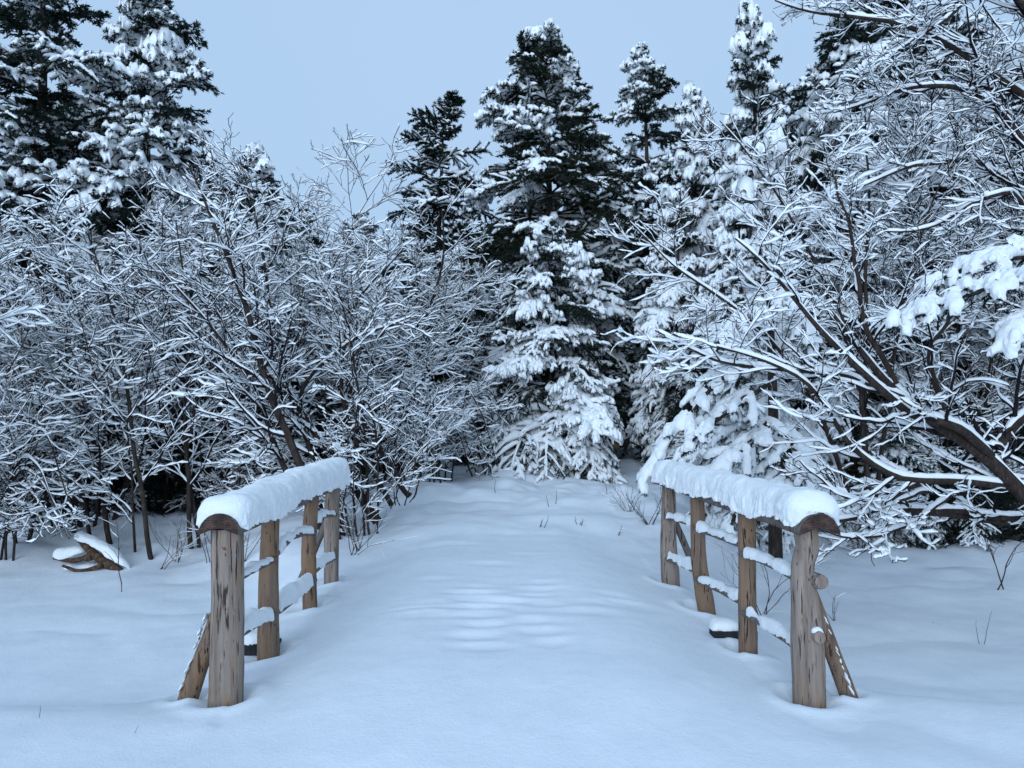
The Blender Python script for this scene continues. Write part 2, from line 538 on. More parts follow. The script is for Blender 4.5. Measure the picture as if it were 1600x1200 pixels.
def snow_loaf(mb, path, W, H, K=120, S=28, seed=0, crumb=1.0, sag=0.3, endr=(0.06, 0.06), endlow=(0, 0)):
    """a thick loaf of snow lying along a rail; path = rail top line; W half widths, H heights"""
    C = resample(path, K)
    t = np.linspace(0, 1, K)
    L = np.linalg.norm(np.diff(C, axis=0), axis=1).sum()
    w = np.interp(t, np.linspace(0, 1, len(W)), W)
    h = np.interp(t, np.linspace(0, 1, len(H)), H)
    s = t * L
    e0 = np.sqrt(np.clip(1 - (1 - np.clip(s / endr[0], 0, 1)) ** 2, 0, 1))
    e1 = np.sqrt(np.clip(1 - (1 - np.clip((L - s) / endr[1], 0, 1)) ** 2, 0, 1))
    ee = np.maximum(e0 * e1, 0.02)
    T = tangents(C[None])[0]
    A = np.cross(T, [0, 0, 1.0]); A /= np.linalg.norm(A, axis=1, keepdims=True)
    th = np.linspace(-math.pi * 0.5 , math.pi * 1.5, S, endpoint=False)
    cx, cz = np.cos(th), np.sin(th)
    # superellipse upper body, droopy lips at the sides, flat underside
    X = np.sign(cx) * np.abs(cx) ** 0.72
    Zc = np.where(cz > 0, np.abs(cz) ** 0.85, -sag * np.abs(cx) ** 1.2 * np.abs(cz) ** 0.3)
    sg = 1 + .45 * np.clip(fbm(np.stack([s * 4.0, s * 0 + seed, s * 0], -1), 3), -1, 1)
    Zs = np.where(Zc[None] < 0, Zc[None] * sg[:, None], Zc[None])
    base = C[:, None] + A[:, None] * (w[:, None] * X * (0.25 + .75 * ee[:, None]))[..., None] + np.array([0, 0, 1.0]) * (h[:, None] * Zs * ee[:, None])[..., None]
    low = smooth(0.35, -0.25, Zc)[None] if False else (1 - smooth(-0.2, 0.35, Zc))[None]
    N = base - (C[:, None] + np.array([0, 0, 0.3]) * h[:, None, None])
    N /= np.linalg.norm(N, axis=-1, keepdims=True) + 1e-6
    big = fbm(base * 5.5 + seed, 2)
    mid = fbm(base * 16 + seed * 2, 2)
    fine = .6 * fbm(base * 34 + seed * 3, 2) + .5 * vnoise(base * 85 + seed)
    disp = 0.030 * big * ee[:, None] + 0.009 * mid + (0.003 + 0.016 * crumb * low) * fine + 0.014 * crumb * low * mid
    V = base + N * disp[..., None]
    q = ring_quads(1, K, S)
    mb.add(V, q)
    for e in (0, K - 1):
        c = V[e].mean(0)
        tri = [(S, k, (k + 1) % S) if e == 0 else (S, (k + 1) % S, k) for k in range(S)]
        mb.add(np.vstack([V[e], c[None]]), t=tri)

def half_log(y0, y1, x0, x1, ztop, w, h, notch, K=60, S=34, seed=0):
    """top rail: half-round log, flat side down; its near end is an arch fitted over the post"""
    t = np.linspace(0, 1, K)
    C = np.stack([x0 + (x1 - x0) * t, y0 + (y1 - y0) * t, 0 * t + ztop - h], -1)
    th = np.linspace(0, math.pi, S // 2)
    up = np.stack([-np.cos(th) * w, np.sin(th) * h], -1)
    m = S - len(up)
    xb = np.linspace(w, -w, m + 2)[1:-1]
    lo = np.stack([xb, notch * (1 - (xb / w) ** 2) - 0.0], -1)
    sec = np.vstack([up, lo])
    V = C[:, None] + np.stack([np.broadcast_to(sec[:, 0], (K, S)), np.zeros((K, S)), np.broadcast_to(sec[:, 1], (K, S))], -1)
    n = fbm(np.stack([V[..., 0] * 12, V[..., 1] * 2.0, V[..., 2] * 12], -1) + seed, 3)
    V = V + (V - V.mean(1, keepdims=True)) * (0.10 * n)[..., None]
    mb = MB(); mb.add(V, ring_quads(1, K, S)[:, ::-1])
    caps = []
    for e in (0, K - 1):
        mc = MB()
        c = V[e].mean(0)
        rings = [V[e] + np.array([0, (-0.004 if e == 0 else 0.004), 0]), c + (V[e] - c) * 0.5 + np.array([0, (-0.008 if e == 0 else 0.008), 0])]
        vv = np.vstack([V[e], rings[1], c[None] + np.array([[0, (-0.010 if e == 0 else .01), 0]])])
        qd = [(s, (s + 1) % S, S + (s + 1) % S, S + s) for s in range(S)]
        tr = [(S + s, S + (s + 1) % S, 2 * S) for s in range(S)]
        mc.add(vv, qd, tr)
        caps.append(mc)
    return mb, caps

def build_railing(side):
    ys = POST_Y[side]
    xs = [rail_x(side, y) for y in ys]
    root = empty("log_railing", (xs[0], ys[0], 0))
    root['_o'] = (xs[0], ys[0], 0.0)
    if side < 0:
        tag(root, "left log railing of the snowy footbridge, slanting brace on its left side", "railing", "log railings of the footbridge")
        specs = [  # centreline points (dx, dz), radii, material
            ([(-.005, -.3), (0, .0), (.004, .4), (-.004, .95)], [.096, .092, .088, .086], M_POST_GREY),
            ([(0, -.3), (0, 0), (-.006, .5), (.004, .95)], [.068, .068, .063, .058], M_POST_WARM),
            ([(.01, -.3), (.01, 0), (-.006, .5), (.02, .95)], [.063, .060, .060, .056], M_POST_WARM),
            ([(0, -.3), (0, 0), (-.002, .5), (.003, .95)], [.068, .068, .070, .064], M_POST_GREY)]
    else:
        tag(root, "log railing on the right of the snowy footbridge with knobbly front post", "railing", "log railings of the footbridge")
        specs = [
            ([(.012, -.3), (.012, .0), (.004, .4), (-.012, .72), (.014, .84), (.005, .95)], [.094, .090, .088, .082, .062, .068], M_POST_GREY),
            ([(0, -.3), (.0, 0), (.0, .5), (.0, .95)], [.062, .060, .058, .057], M_POST_WARM),
            ([(.08, -.3), (.05, 0), (-.01, .4), (-.02, .95)], [.075, .070, .058, .058], M_POST_WARM),
            ([(.03, -.3), (.01, 0), (-.01, .4), (0, .95)], [.085, .085, .072, .060], M_POST_GREY)]
    for i, (pts, rr, mat) in enumerate(specs):
        mb = MB()
        p3 = [(xs[i] + a, ys[i], b) for a, b in pts]
        log_mesh(mb, p3, rr, S=44, K=90, rough=0.035, seed=i + 5 * (side > 0))
        post = mb.build("post", mat, root)
        if side > 0 and i == 0:
            for (dx, zz, r0, ln) in ((0.050, 0.665, 0.044, 0.0), (0.028, 0.372, 0.034, 0.02)):
                kb = MB()
                x_, y_ = xs[0] + dx, ys[0]
                log_mesh(kb, [(x_ - .005, y_ + .02, zz), (x_, y_ - 0.06, zz + .005), (x_ + 0.006, y_ - 0.098 - ln, zz + .01)], [r0, r0, r0 * .85], S=20, K=12, rough=0.05, seed=zz)
                post_k = kb.build("knot_stub", M_POST_GREY, post)
                sb = MB()
                snow_loaf(sb, [(x_ - .01, y_ - .035, zz + r0 * .6), (x_ + .006, y_ - .085 - ln, zz + r0 * .62)], [.03, .028], [.035, .03], K=14, S=14, seed=zz, crumb=.3, endr=(.02, .02))
                sb.build("snow_patch", M_CRUST, post)
    # top rail
    w, h = 0.110, 0.115
    x0, x1 = rail_x(side, 4.15), rail_x(side, 7.30)
    sh = 0.025 if side > 0 else -0.005
    mb, caps = half_log(4.15, 7.30, x0 + sh, x1, 1.045, w, h, 0.035, seed=side)
    rail = mb.build("top_rail", M_STICK, root)
    for c in caps:
        c.build("end_grain", M_END_DARK, rail)
    sb = MB()
    if side < 0:
        pth = [(x0 - .015, 4.165, 1.035), (x0 + .01, 4.7, 1.03), (rail_x(-1, 5.6), 5.6, 1.035), (rail_x(-1, 6.5), 6.5, 1.04), (x1 + .01, 7.36, 1.03)]
        snow_loaf(sb, pth, [.142, .134, .138, .140, .140], [.105, .115, .135, .13, .15], K=520, S=110, seed=3.3, sag=.98, endr=(.13, .12))
    else:
        pth = [(x0 + .045, 4.175, 1.045), (x0 + .01, 4.7, 1.035), (rail_x(1, 5.6) + .01, 5.6, 1.03), (rail_x(1, 6.5), 6.5, 1.03), (x1 - .02, 7.36, 1.03)]
        snow_loaf(sb, pth, [.150, .138, .134, .132, .126], [.115, .13, .125, .13, .13], K=520, S=110, seed=8.1, sag=.88, endr=(.12, .12))
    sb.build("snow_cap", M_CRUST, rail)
    # sticks between the posts: (post i, z at i, z at i+1, mid lift, radius, snow height)
    if side < 0:
        sticks = [(0, .645, .63, .0, .024, .035), (0, .33, .27, .0, .026, .07), (1, .64, .63, .05, .024, .05), (1, .26, .25, -.02, .03, .10),
                  (2, .70, .66, .02, .022, .06), (2, .30, .27, .0, .024, .075)]
    else:
        sticks = [(0, .655, .655, .01, .022, .04), (0, .27, .27, .0, .022, .055), (1, .70, .67, .0, .022, .045), (1, .315, .27, .0, .022, .05),
                  (2, .675, .635, .01, .022, .05), (2, .315, .26, .0, .024, .065)]
    for k, (i, za, zb, lift, r, sn) in enumerate(sticks):
        mb = MB()
        ya, yb = ys[i] - .0, ys[i + 1] + .0
        xa, xb = xs[i] + .0, xs[i + 1]
        off = -side * 0.045
        fwd = -0.10
        pts = [(xa + off * .3, ya + .02, za), ((xa + xb) / 2 + off * .3, (ya + yb) / 2, (za + zb) / 2 + lift), (xb + off, yb - 0.02, zb)]
        C, rad = log_mesh(mb, pts, [r * 1.1, r, r * .85], S=16, K=30, rough=0.06, seed=k + 3 * side)
        st = mb.build("cross_stick", M_STICK, root)
        sb = MB()
        pth = [p + np.array([0, 0, r * .35]) for p in C[2::6]]
        hh = sn * (1 + .25 * rng.standard_normal(5))
        snow_loaf(sb, pth, [r * 1.25] * 3, np.clip(hh, .02, .2), K=60, S=22, seed=k * 1.7 + side, crumb=.45, sag=.25, endr=(.04, .035))
        sb.build("snow_strip", M_CRUST, st)
    # slanting braces on the outside
    mb = MB()
    s = side
    if s < 0:
        log_mesh(mb, [(-1.62, 4.36, .56), (-1.695, 4.37, .34), (-1.81, 4.39, .02), (-1.875, 4.40, -.2)], [.034, .043, .050, .052], S=26, K=50, rough=0.045, seed=21)
    else:
        log_mesh(mb, [(1.64, 4.37, .70), (1.72, 4.37, .46), (1.885, 4.39, .02), (1.96, 4.40, -.2)], [.036, .044, .047, .05], S=26, K=50, rough=0.04, seed=22)
    br = mb.build("brace", M_POST_WARM, root)
    sb = MB()
    for k in range(26):
        t = rng.uniform(0.05, 1)
        zc = .48 - t * .48
        xc = (-1.675 - .16 * t if s < 0 else 1.705 + .17 * t)
        rr = rng.uniform(.008, .022)
        c = np.array([xc + s * .034, 4.35 + rng.uniform(-.02, .03), zc])
        snow_loaf(sb, [c - [s * rr, 0, -rr * .6], c + [s * .3 * rr, 0, -rr * 1.2]], [rr, rr], [rr * .8, rr * .7], K=8, S=8, seed=k, crumb=.2, endr=(.01, .01))
    tag(sb.build("snow_patch", M_CRUST, br), kind='stuff')
    mb = MB()
    log_mesh(mb, [(xs[3] + s * .03, 7.22, .66), (xs[3] + s * .16, 7.23, .36), (xs[3] + s * .36, 7.25, -.1)], [.03, .036, .04], S=18, K=30, rough=.05, seed=31)
    mb.build("brace", M_STICK, root)
    # dark cross timber of the deck showing past a post
    yb = 5.15 if s < 0 else 5.36
    mb = MB()
    b0 = (xs[1] - .22, xs[1] + .03) if s < 0 else (xs[1] - .17, xs[1] + .13)
    bx0, bx1 = b0
    z0, z1 = (-.02, .055) if s < 0 else (.02, .08)
    cs = [(x, y, z) for x in (bx0, bx1) for y in (yb + .02, yb + .16) for z in (z0, z1)]
    mb.add(cs, q=[(0, 1, 3, 2), (4, 6, 7, 5), (0, 4, 5, 1), (2, 3, 7, 6), (0, 2, 6, 4), (1, 5, 7, 3)])
    bm_ = mb.build("deck_timber", M_TIMBER, root, smooth=False)
    sb = MB()
    snow_loaf(sb, [(bx0 - .01, yb + .10, z1), (bx1 - .03, yb + .10, z1)], [.085, .08], [.07, .05], K=30, S=20, seed=s + 4, crumb=.3, endr=(.05, .05))
    sb.build("snow_strip", M_CRUST, bm_)
    return root
build_railing(-1)
build_railing(1)

# ------------------------------------------------------------------ bare alders
def alder_parts(root, limbs, radii, seed, n1=15, l1=0.36, n2=11, n3=6, up1=0.035, snow=1.0, t0=0.22, flat=0.3, l3=0.42, stem_name="stem", ang1=(.5, 1.05), thin=1.0, L1abs=None, rfloor=0.0037, wtw=1.0):
    """root > stem (each), branches, snow; limbs = list of point lists (world or local)"""
    rg = np.random.default_rng(seed)
    K = 14
    C = np.array([resample(l, K) for l in limbs])
    # natural crookedness
    jit = rg.normal(0, 1, C.shape).cumsum(axis=1) * 0.012
    jit[:, 0] = 0
    C = C + jit
    Rr = np.array([np.interp(np.linspace(0, 1, K), np.linspace(0, 1, len(r)), r) for r in radii])
    for c, r in zip(C, Rr):
        mb = MB()
        tubes(mb, resample(c, 26)[None], np.interp(np.linspace(0, 1, 26), np.linspace(0, 1, K), r)[None], 9)
        mb.build(stem_name, M_STEM, root)
    Ls = np.linalg.norm(np.diff(C, axis=1), axis=2).sum(1)
    lf = (lambda i, t: Ls[i] * l1 * (1.15 - 0.75 * t)) if L1abs is None else (lambda i, t: L1abs * (1.15 - .6 * t))
    B1, R1, i1, _ = sprout(rg, C, Rr, n1, t0, 0.97, ang1, lf, 13, flat=0.1, up=up1, wig=0.12, rmul=0.5, tip=0.28, zflat=.05)
    B1[..., 2] = np.maximum(B1[..., 2], (0.1 if root.get('_o', None) is None else root['_o'][2] + .1))
    L_1 = np.linalg.norm(np.diff(B1, axis=1), axis=2).sum(1)
    m = L_1 > 0.15
    B1, R1, L_1 = B1[m], R1[m], L_1[m]
    B2, R2, i2, _ = sprout(rg, B1, R1, n2, 0.12, 0.98, (.55, 1.05), lambda i, t: L_1[i] * 0.50 * (1.2 - 0.8 * t) + .08, 9, flat=flat, up=0.025, wig=0.17, rmul=0.6, tip=0.4, zflat=.22)
    R2 = np.maximum(R2, rfloor * 1.2)
    L_2 = np.linalg.norm(np.diff(B2, axis=1), axis=2).sum(1)
    B3, R3, i3, _ = sprout(rg, B2, R2, n3, 0.15, 1.0, (.5, 1.0), lambda i, t: np.minimum(L_2[i] * 0.42 * (1.2 - .7 * t) + .05, l3), 5, flat=flat, up=0.03, wig=0.22, rmul=0.75, tip=0.55, zflat=.35)
    R3 = np.maximum(R3, rfloor)
    R1 = np.maximum(R1, rfloor * 1.4)
    mb = MB()
    tubes(mb, B1, R1 * thin, 5); tubes(mb, B2, R2 * thin, 3); tubes(mb, B3, R3 * thin, 3)
    mb.build("branches", M_TWIG, root)
    sb = MB()
    s = snow
    def field(X):   # snow load varies slowly through the crown
        return np.clip(0.95 + 0.75 * fbm(X * 1.1 + seed, 2), 0.35, 1.5)
    for (B, Q, w0, h0, S, ex, bare) in ((B1, R1, .0035, .021, 5, .75, -1), (B2, R2, .0036, .0175, 4, .55, .14), (B3, R3, .0032, .0135, 4, .5, .42)):
        f = field(B) * s
        # part of the twigs has shed its snow
        m = (rg.random(len(B)) + .35 * np.clip(f[:, 0] - 1, -1, 1)) > bare
        B, Q, f = B[m], Q[m], f[m]
        snowtubes(sb, B, Q, (Q * ex + w0 * wtw) * (0.55 + 0.45 * f), (Q * ex + h0 * wtw) * f, S, jit=0.28, steep=0.28, rg=rg)
    CC = np.array([resample(c, 40) for c in C]); RR = np.array([np.interp(np.linspace(0, 1, 40), np.linspace(0, 1, K), r) for r in Rr])
    snowtubes(sb, CC, RR, RR * .8 + .003, RR * .55 + .022 * s, 6, jit=.14, steep=.42, rg=rg)
    # blobs in the forks
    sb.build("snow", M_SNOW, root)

def rand_limbs(rg, n, H, spread=(0.12, 0.55), lean=(0, 0), r=0.034):
    limbs, radii = [], []
    for k in range(n):
        az = k / n * 2 * math.pi + rg.uniform(-.5, .5)
        tl = rg.uniform(*spread)
        h = H * rg.uniform(0.72, 1.05)
        b = np.array([math.cos(az), math.sin(az), 0]) * rg.uniform(0.05, 0.3)
        d = np.array([math.cos(az) * tl + lean[0], math.sin(az) * tl + lean[1], 1.0])
        pts = [b - [0, 0, .15]]
        p = b.copy()
        for j in range(5):
            p = p + d / np.linalg.norm(d) * h / 5
            d = d + rg.normal(0, 0.13, 3) * [1, 1, .3]
            pts.append(p.copy())
        limbs.append(pts)
        r0 = r * rg.uniform(.6, 1.15)
        radii.append([r0, r0 * .75, r0 * .5, r0 * .28, r0 * .14])
    return limbs, radii

def copy_tree(o, parent=None):
    c = o.copy()
    COL.objects.link(c)
    c.parent = parent
    for ch in list(o.children): copy_tree(ch, c)
    return c

ALDER_CAT = "bare shrub"
PROTO = []
def make_alder_proto(seed, H, n, **kw):
    rg = np.random.default_rng(seed)
    root = empty("alder_shrub")
    limbs, radii = rand_limbs(rg, n, H, kw.pop('spread', (.12, .5)), kw.pop('lean', (0, 0)), kw.pop('r', .034))
    alder_parts(root, limbs, radii, seed, **kw)
    return root
PROTO.append(make_alder_proto(101, 5.2, 6, n1=12, n2=9, n3=3))
PROTO.append(make_alder_proto(102, 5.6, 5, n1=12, n2=9, n3=3, spread=(.05, .35)))
PROTO.append(make_alder_proto(103, 4.6, 7, n1=12, n2=8, n3=3, spread=(.25, .75)))
PROTO.append(make_alder_proto(104, 5.8, 5, n1=13, n2=8, n3=4, lean=(.25, 0)))
used = set()
def place_alder(k, px, Y, H, rz, label, group=None, sink=0.0):
    src = PROTO[k]
    h0 = (5.2, 5.6, 4.6, 5.8)[k]
    o = src if k not in used else copy_tree(src)
    used.add(k)
    x = (px - 800) / 1200 * Y
    o.location = (x, Y, gz(x, Y) - sink)
    o.rotation_euler = (0, 0, rz)
    s = H / h0
    o.scale = (s, s, s)
    tag(o, label, ALDER_CAT, group)
    return o

# ------------------------------------------------------------------ spruces
def needles(rg, mb, C, dens, ln, wd, spread=1.0):
    """many small needle tufts along polylines C (N,K,3)"""
    if len(C) == 0: return
    seg = C[:, 1:] - C[:, :-1]
    L = np.linalg.norm(seg, axis=2)
    tot = L.sum()
    M = int(tot * dens)
    pr = (L / tot).ravel()
    idx = rg.choice(len(pr), M, p=pr)
    n, k = np.unravel_index(idx, L.shape)
    t = rg.random(M)[:, None]
    p = C[n, k] * (1 - t) + C[n, k + 1] * t
    T = seg[n, k] / (L[n, k][:, None] + 1e-9)
    S, U = frame(T)
    ph = rg.uniform(0, 2 * math.pi, M)
    out = np.cos(ph)[:, None] * S + np.sin(ph)[:, None] * U
    d = T * 0.75 + out * 0.75 * spread
    d /= np.linalg.norm(d, axis=1, keepdims=True)
    side = np.cross(d, out); side /= np.linalg.norm(side, axis=1, keepdims=True) + 1e-9
    l = (ln * rg.uniform(.6, 1.25, M))[:, None]
    w = wd * 0.5
    V = np.stack([p - side * w, p + side * w, p + d * l * .6 + side * w * .8, p + d * l, p + d * l * .6 - side * w * .8], 1)
    i = np.arange(M)[:, None] * 5
    mb.add(V, q=i + np.array([[0, 1, 2, 4]]), t=i + np.array([[4, 2, 3]]))

def spruce_parts(root, H, Rmax, seed, n=150, z0=0.06, heavy=1.0, power=0.85, trunk_pts=None, irreg=0.25, droop=0.5,
                 n2=22, tert=True, dens=90, nl=.05, nw=.011, mat=None, cover=0.8, r0=None, top_el=.6, bot_el=-.15, sec=0.42, ws=.036, hs=.05, gap=0.0, azw=None, tier=0.0):
    rg = np.random.default_rng(seed)
    tp = trunk_pts if trunk_pts is not None else [(0, 0, -.3), (rg.normal(0, .02), rg.normal(0, .02), H * .35), (rg.normal(0, .05), rg.normal(0, .05), H * .7), (rg.normal(0, .06), 0, H)]
    K = 24
    C = resample(tp, K)
    r0 = r0 or H * .016
    Rt = np.linspace(r0, .012, K)
    mb = MB(); tubes(mb, C[None], Rt[None], 10); mb.build("trunk", M_SPTRUNK, root)
    zz = np.sort(1 - (1 - z0) * rg.random(n) ** 0.72)   # more branches low down
    zz = z0 + (1 - z0) * (np.arange(n) + rg.random(n)) / n
    zz = 1 - (1 - zz) ** 1.0
    if tier:
        zt = np.round(zz * H / tier + rg.normal(0, .08, n)) * tier / H
        zz = np.clip(zt + rg.normal(0, .045 * tier / H * 2, n), z0 * .6, .995)
    az = np.arange(n) * 2.399963 + rg.normal(0, .25, n)
    x = zz * (K - 1); i = np.clip(x.astype(int), 0, K - 2); f = (x - i)[:, None]
    p = C[i] * (1 - f) + C[i + 1] * f
    prof = (1 - zz) ** power * Rmax + 0.10 + 0.06 * rg.random(n)
    sect = fbm(np.stack([np.cos(az) * 1.3, np.sin(az) * 1.3, zz * H * .8], -1) + seed, 2)
    L = prof * np.clip(1 + irreg * 2.0 * sect + rg.normal(0, irreg * .45, n), .3, 1.6)
    if azw is not None: L = L * azw(az, zz)
    if gap > 0:
        kp = rg.random(n) > gap
        p, L, az, zz = p[kp], L[kp], az[kp], zz[kp]
        n = len(p)
    el = bot_el + (top_el - bot_el) * zz ** 1.5 + rg.normal(0, .1, n)
    Kp = 9
    d = np.stack([np.cos(az) * np.cos(el), np.sin(az) * np.cos(el), np.sin(el)], -1)
    B = np.empty((n, Kp, 3)); B[:, 0] = p
    seg = (L / (Kp - 1))[:, None]
    hv = rg.random(n)
    for k in range(1, Kp):
        B[:, k] = B[:, k - 1] + d * seg
        d[:, 2] += np.where(k < Kp * .75, -droop * .16 * (.4 + heavy * hv) * np.minimum(L, 2), droop * .05)
        d[:, :2] += rg.normal(0, .05, (n, 2))
        d /= np.linalg.norm(d, axis=1, keepdims=True)
    RB = np.clip(L * .012, .006, .03)[:, None] * np.linspace(1, .3, Kp)[None]
    # secondaries: number fixed, the length follows the branch
    B2, R2, i2, t2 = sprout(rg, B, RB, n2, 0.16, 1.0, (.75, 1.1), lambda i, t: L[i] * sec * (1.18 - t) ** .7 + .07, 5, flat=.92, up=-0.11 * droop * 2, wig=.07, rmul=.6, tip=.5, jitter=.7)
    mask = (L[i2] * (1.2) > .0)
    Ls2 = np.linalg.norm(np.diff(B2, axis=1), axis=2).sum(1)
    nb = MB(); wb = MB()
    tubes(wb, B, RB, 5); tubes(wb, B2, np.maximum(R2, .003), 3)
    nB = B[:, 2:]
    needles(rg, nb, nB, dens, nl, nw); needles(rg, nb, B2, dens, nl, nw)
    allB = [(B2, R2, i2, Ls2, 1.0)]
    if tert:
        B3, R3, i3, t3 = sprout(rg, B2, R2, 5, .25, 1.0, (.6, 1.0), lambda i, t: Ls2[i] * .42 * (1.2 - t) + .03, 4, flat=.85, up=-.10 * droop * 2, wig=.08, rmul=.7, tip=.6, jitter=.7)
        needles(rg, nb, B3, dens * .85, nl * .9, nw)
        L3 = np.linalg.norm(np.diff(B3, axis=1), axis=2).sum(1)
        allB.append((B3, R3, i2[i3], L3, .8))
    wb.build("branches", M_SPTRUNK, root)
    nb.build("needles", mat or M_NEEDLE, root, smooth=False)
    sb = MB()
    # snow: each bough carries its own load, broken up by a slow field
    load = np.clip(rg.normal(1.0, .3, n), .25, 1.7) * np.where(rg.random(n) < cover, 1, .15)
    for (BB, QQ, own, LL, sc) in allB:
        fl = np.clip(1.05 + 1.5 * fbm(BB[:, 1:2] * 2.3 / max(1, H / 6) + seed * 1.3, 2), 0, 1.6)
        f = fl * load[own][:, None] * heavy
        m = f[:, 0] > (.55 if sc == 1.0 else .85)
        b_, q_, f_ = BB[m], QQ[m], f[m]
        Wd = ws * (.9 if sc < 1 else 1) * (.45 + .5 * f_) * np.ones(b_.shape[:2]); Hd = hs * sc * f_ * np.ones(b_.shape[:2])
        b_ = b_ + np.array([0, 0, .012])
        snowtubes(sb, b_, q_, Wd, Hd, 6, jit=.22, steep=.05, rg=rg)
    m = load > .3
    Bm = np.array([resample(b, 14) for b in B[m]])
    lf = (load[m] * heavy)[:, None] * np.ones((1, 14)) * np.linspace(.35, 1.0, 14)[None]
    snowtubes(sb, Bm + np.array([0, 0, .012]), np.full(Bm.shape[:2], .01), ws * 1.25 * lf, hs * 1.3 * lf, 8, jit=.25, steep=.1, rg=rg)
    sb.build("snow", M_SNOW, root)

SPR = {}
def spruce_root():
    return empty("spruce_tree")
def sp(name, **kw):
    r = spruce_root(); spruce_parts(r, **kw); SPR[name] = [r, kw['H'], False]
sp('heavyA', H=5.0, Rmax=1.65, seed=11, n=105, heavy=1.2, droop=.9, irreg=.34, cover=.78, tier=.45, z0=.04, ws=.036, hs=.054)
sp('center', H=5.05, Rmax=2.0, seed=37, n=96, heavy=1.12, droop=.7, irreg=.17, dens=130, cover=.7, z0=.11, ws=.034, hs=.056, power=.66, n2=20, tier=.5)
sp('dark', H=5, Rmax=1.9, seed=32, n=120, heavy=.7, droop=.7, irreg=.35, cover=.36, z0=.02, ws=.038, hs=.04, power=.75)
sp('heavyB', H=5.5, Rmax=1.5, seed=12, n=110, heavy=1.3, droop=1.1, irreg=.34, cover=.8, tier=.48, z0=.05, ws=.038, hs=.058, mat=M_NEEDLE2)
sp('tallA', H=11, tier=.62, Rmax=2.4, seed=13, n=150, heavy=1.1, droop=.5, irreg=.40, cover=.82, z0=.12, n2=15, tert=True, dens=110, nl=.085, nw=.022, ws=.06, hs=.07, power=.7, gap=.1)
sp('tallB', H=12, tier=.62, Rmax=2.2, seed=14, n=150, heavy=1.05, droop=.5, irreg=.42, cover=.8, z0=.15, n2=15, tert=True, dens=110, nl=.085, nw=.022, ws=.06, hs=.065, power=.62, gap=.15)
sp('leaning', H=11, tier=.62, Rmax=2.8, seed=15, n=150, heavy=1.0, droop=.5, irreg=.45, cover=.72, z0=.10, n2=17, tert=True, dens=120, nl=.085, nw=.022, ws=.06, hs=.07, power=.62, gap=.12,
   trunk_pts=[(0, 0, -.3), (.05, 0, 4), (0, 0, 7.5), (-.1, 0, 10), (-.45, 0, 11)], mat=M_NEEDLE2)
sp('windswept', H=10, Rmax=2.3, seed=16, n=130, heavy=.8, droop=.35, irreg=.55, cover=.7, z0=.2, n2=20, tert=False, dens=190, nl=.08, nw=.02, ws=.05, hs=.045, power=.75, gap=.25,
   trunk_pts=[(0, 0, -.3), (-.1, 0, 4), (0, 0, 7.5), (.1, 0, 9.2), (.45, 0, 10)])
sp('narrow', H=9, Rmax=1.3, seed=17, n=110, heavy=1.4, droop=.7, irreg=.3, cover=.9, z0=.06, n2=16, tert=False, dens=170, nl=.075, nw=.018, ws=.06, hs=.085, power=.75)

def place_spruce(kind, px, Y, H, rz, label, group=None, top=None, wide=1.0):
    rec = SPR[kind]
    o = rec[0] if not rec[2] else copy_tree(rec[0])
    rec[2] = True
    x = (px - 800) / 1200 * Y
    z = gz(x, Y)
    if top is not None:      # height from the pixel row of the tip
        H = P(px, top, Y)[2] - z
    o.location = (x, Y, z)
    o.rotation_euler = (0, 0, rz)
    s = H / rec[1]
    o.scale = (s * wide, s * wide, s)
    tag(o, label, "spruce tree", group)
    return o

place_spruce('center', 860, 14.6, 0, 0.4, "small snow laden spruce at the end of the path in front of the tall spruce", top=366)
place_spruce('leaning', 858, 19, 0, 0.0, "tallest central spruce with its tip bent to the left behind the small one", top=62, wide=1.1)
place_spruce('windswept', 688, 24, 0, 0.0, "ragged dark windswept spruce with top bent right, left of the tallest central spruce", top=150)
place_spruce('tallB', 1008, 23, 0, 1.0, "thin dark spruce with a knobby top, just right of the tallest central spruce", top=82)
place_spruce('narrow', 1085, 17, 0, 2.0, "narrow pointed spruce under heavy snow, right of the knobby topped spruce", top=152)
place_spruce('narrow', 1186, 14.5, 0, 0.2, "slim snow capped spire spruce rising beside the bare tree crown on the right", top=15, wide=.9)
place_spruce('tallA', 1370, 17, 13.5, 0.5, "big dark spruce behind the bare tree at upper right, its top out of frame")
place_spruce('tallA', 222, 14.5, 0, 2.3, "dark spruce on the left with long level boughs reaching into the sky", top=-60)
place_spruce('tallB', 40, 14, 0, 3.3, "dark spruce at the upper left corner, cut by the left edge", top=-140, wide=1.25)
place_spruce('heavyB', 1062, 16.0, 0, 1.0, "snow loaded spruce whose boughs droop over the bend of the path", top=330)
place_spruce('heavyB', 1165, 10.8, 0, 2.2, "snow smothered spruce right behind the right railing", top=330)
place_spruce('heavyA', 1330, 11.5, 0, 3.0, "snow covered spruce behind the bare leaning tree on the right", top=300)
place_spruce('heavyB', 1500, 12.5, 0, 4.0, "snow covered spruce near the right edge behind the arching bough", top=230)
place_spruce('heavyA', 720, 17.5, 0, 1.9, "rounded snowy spruce half hidden at the left of the small central spruce", top=400)
G1 = "dark spruces behind the left thicket"
lab1 = "dark snow dusted spruce hidden behind the thicket of bare shrubs on the left"
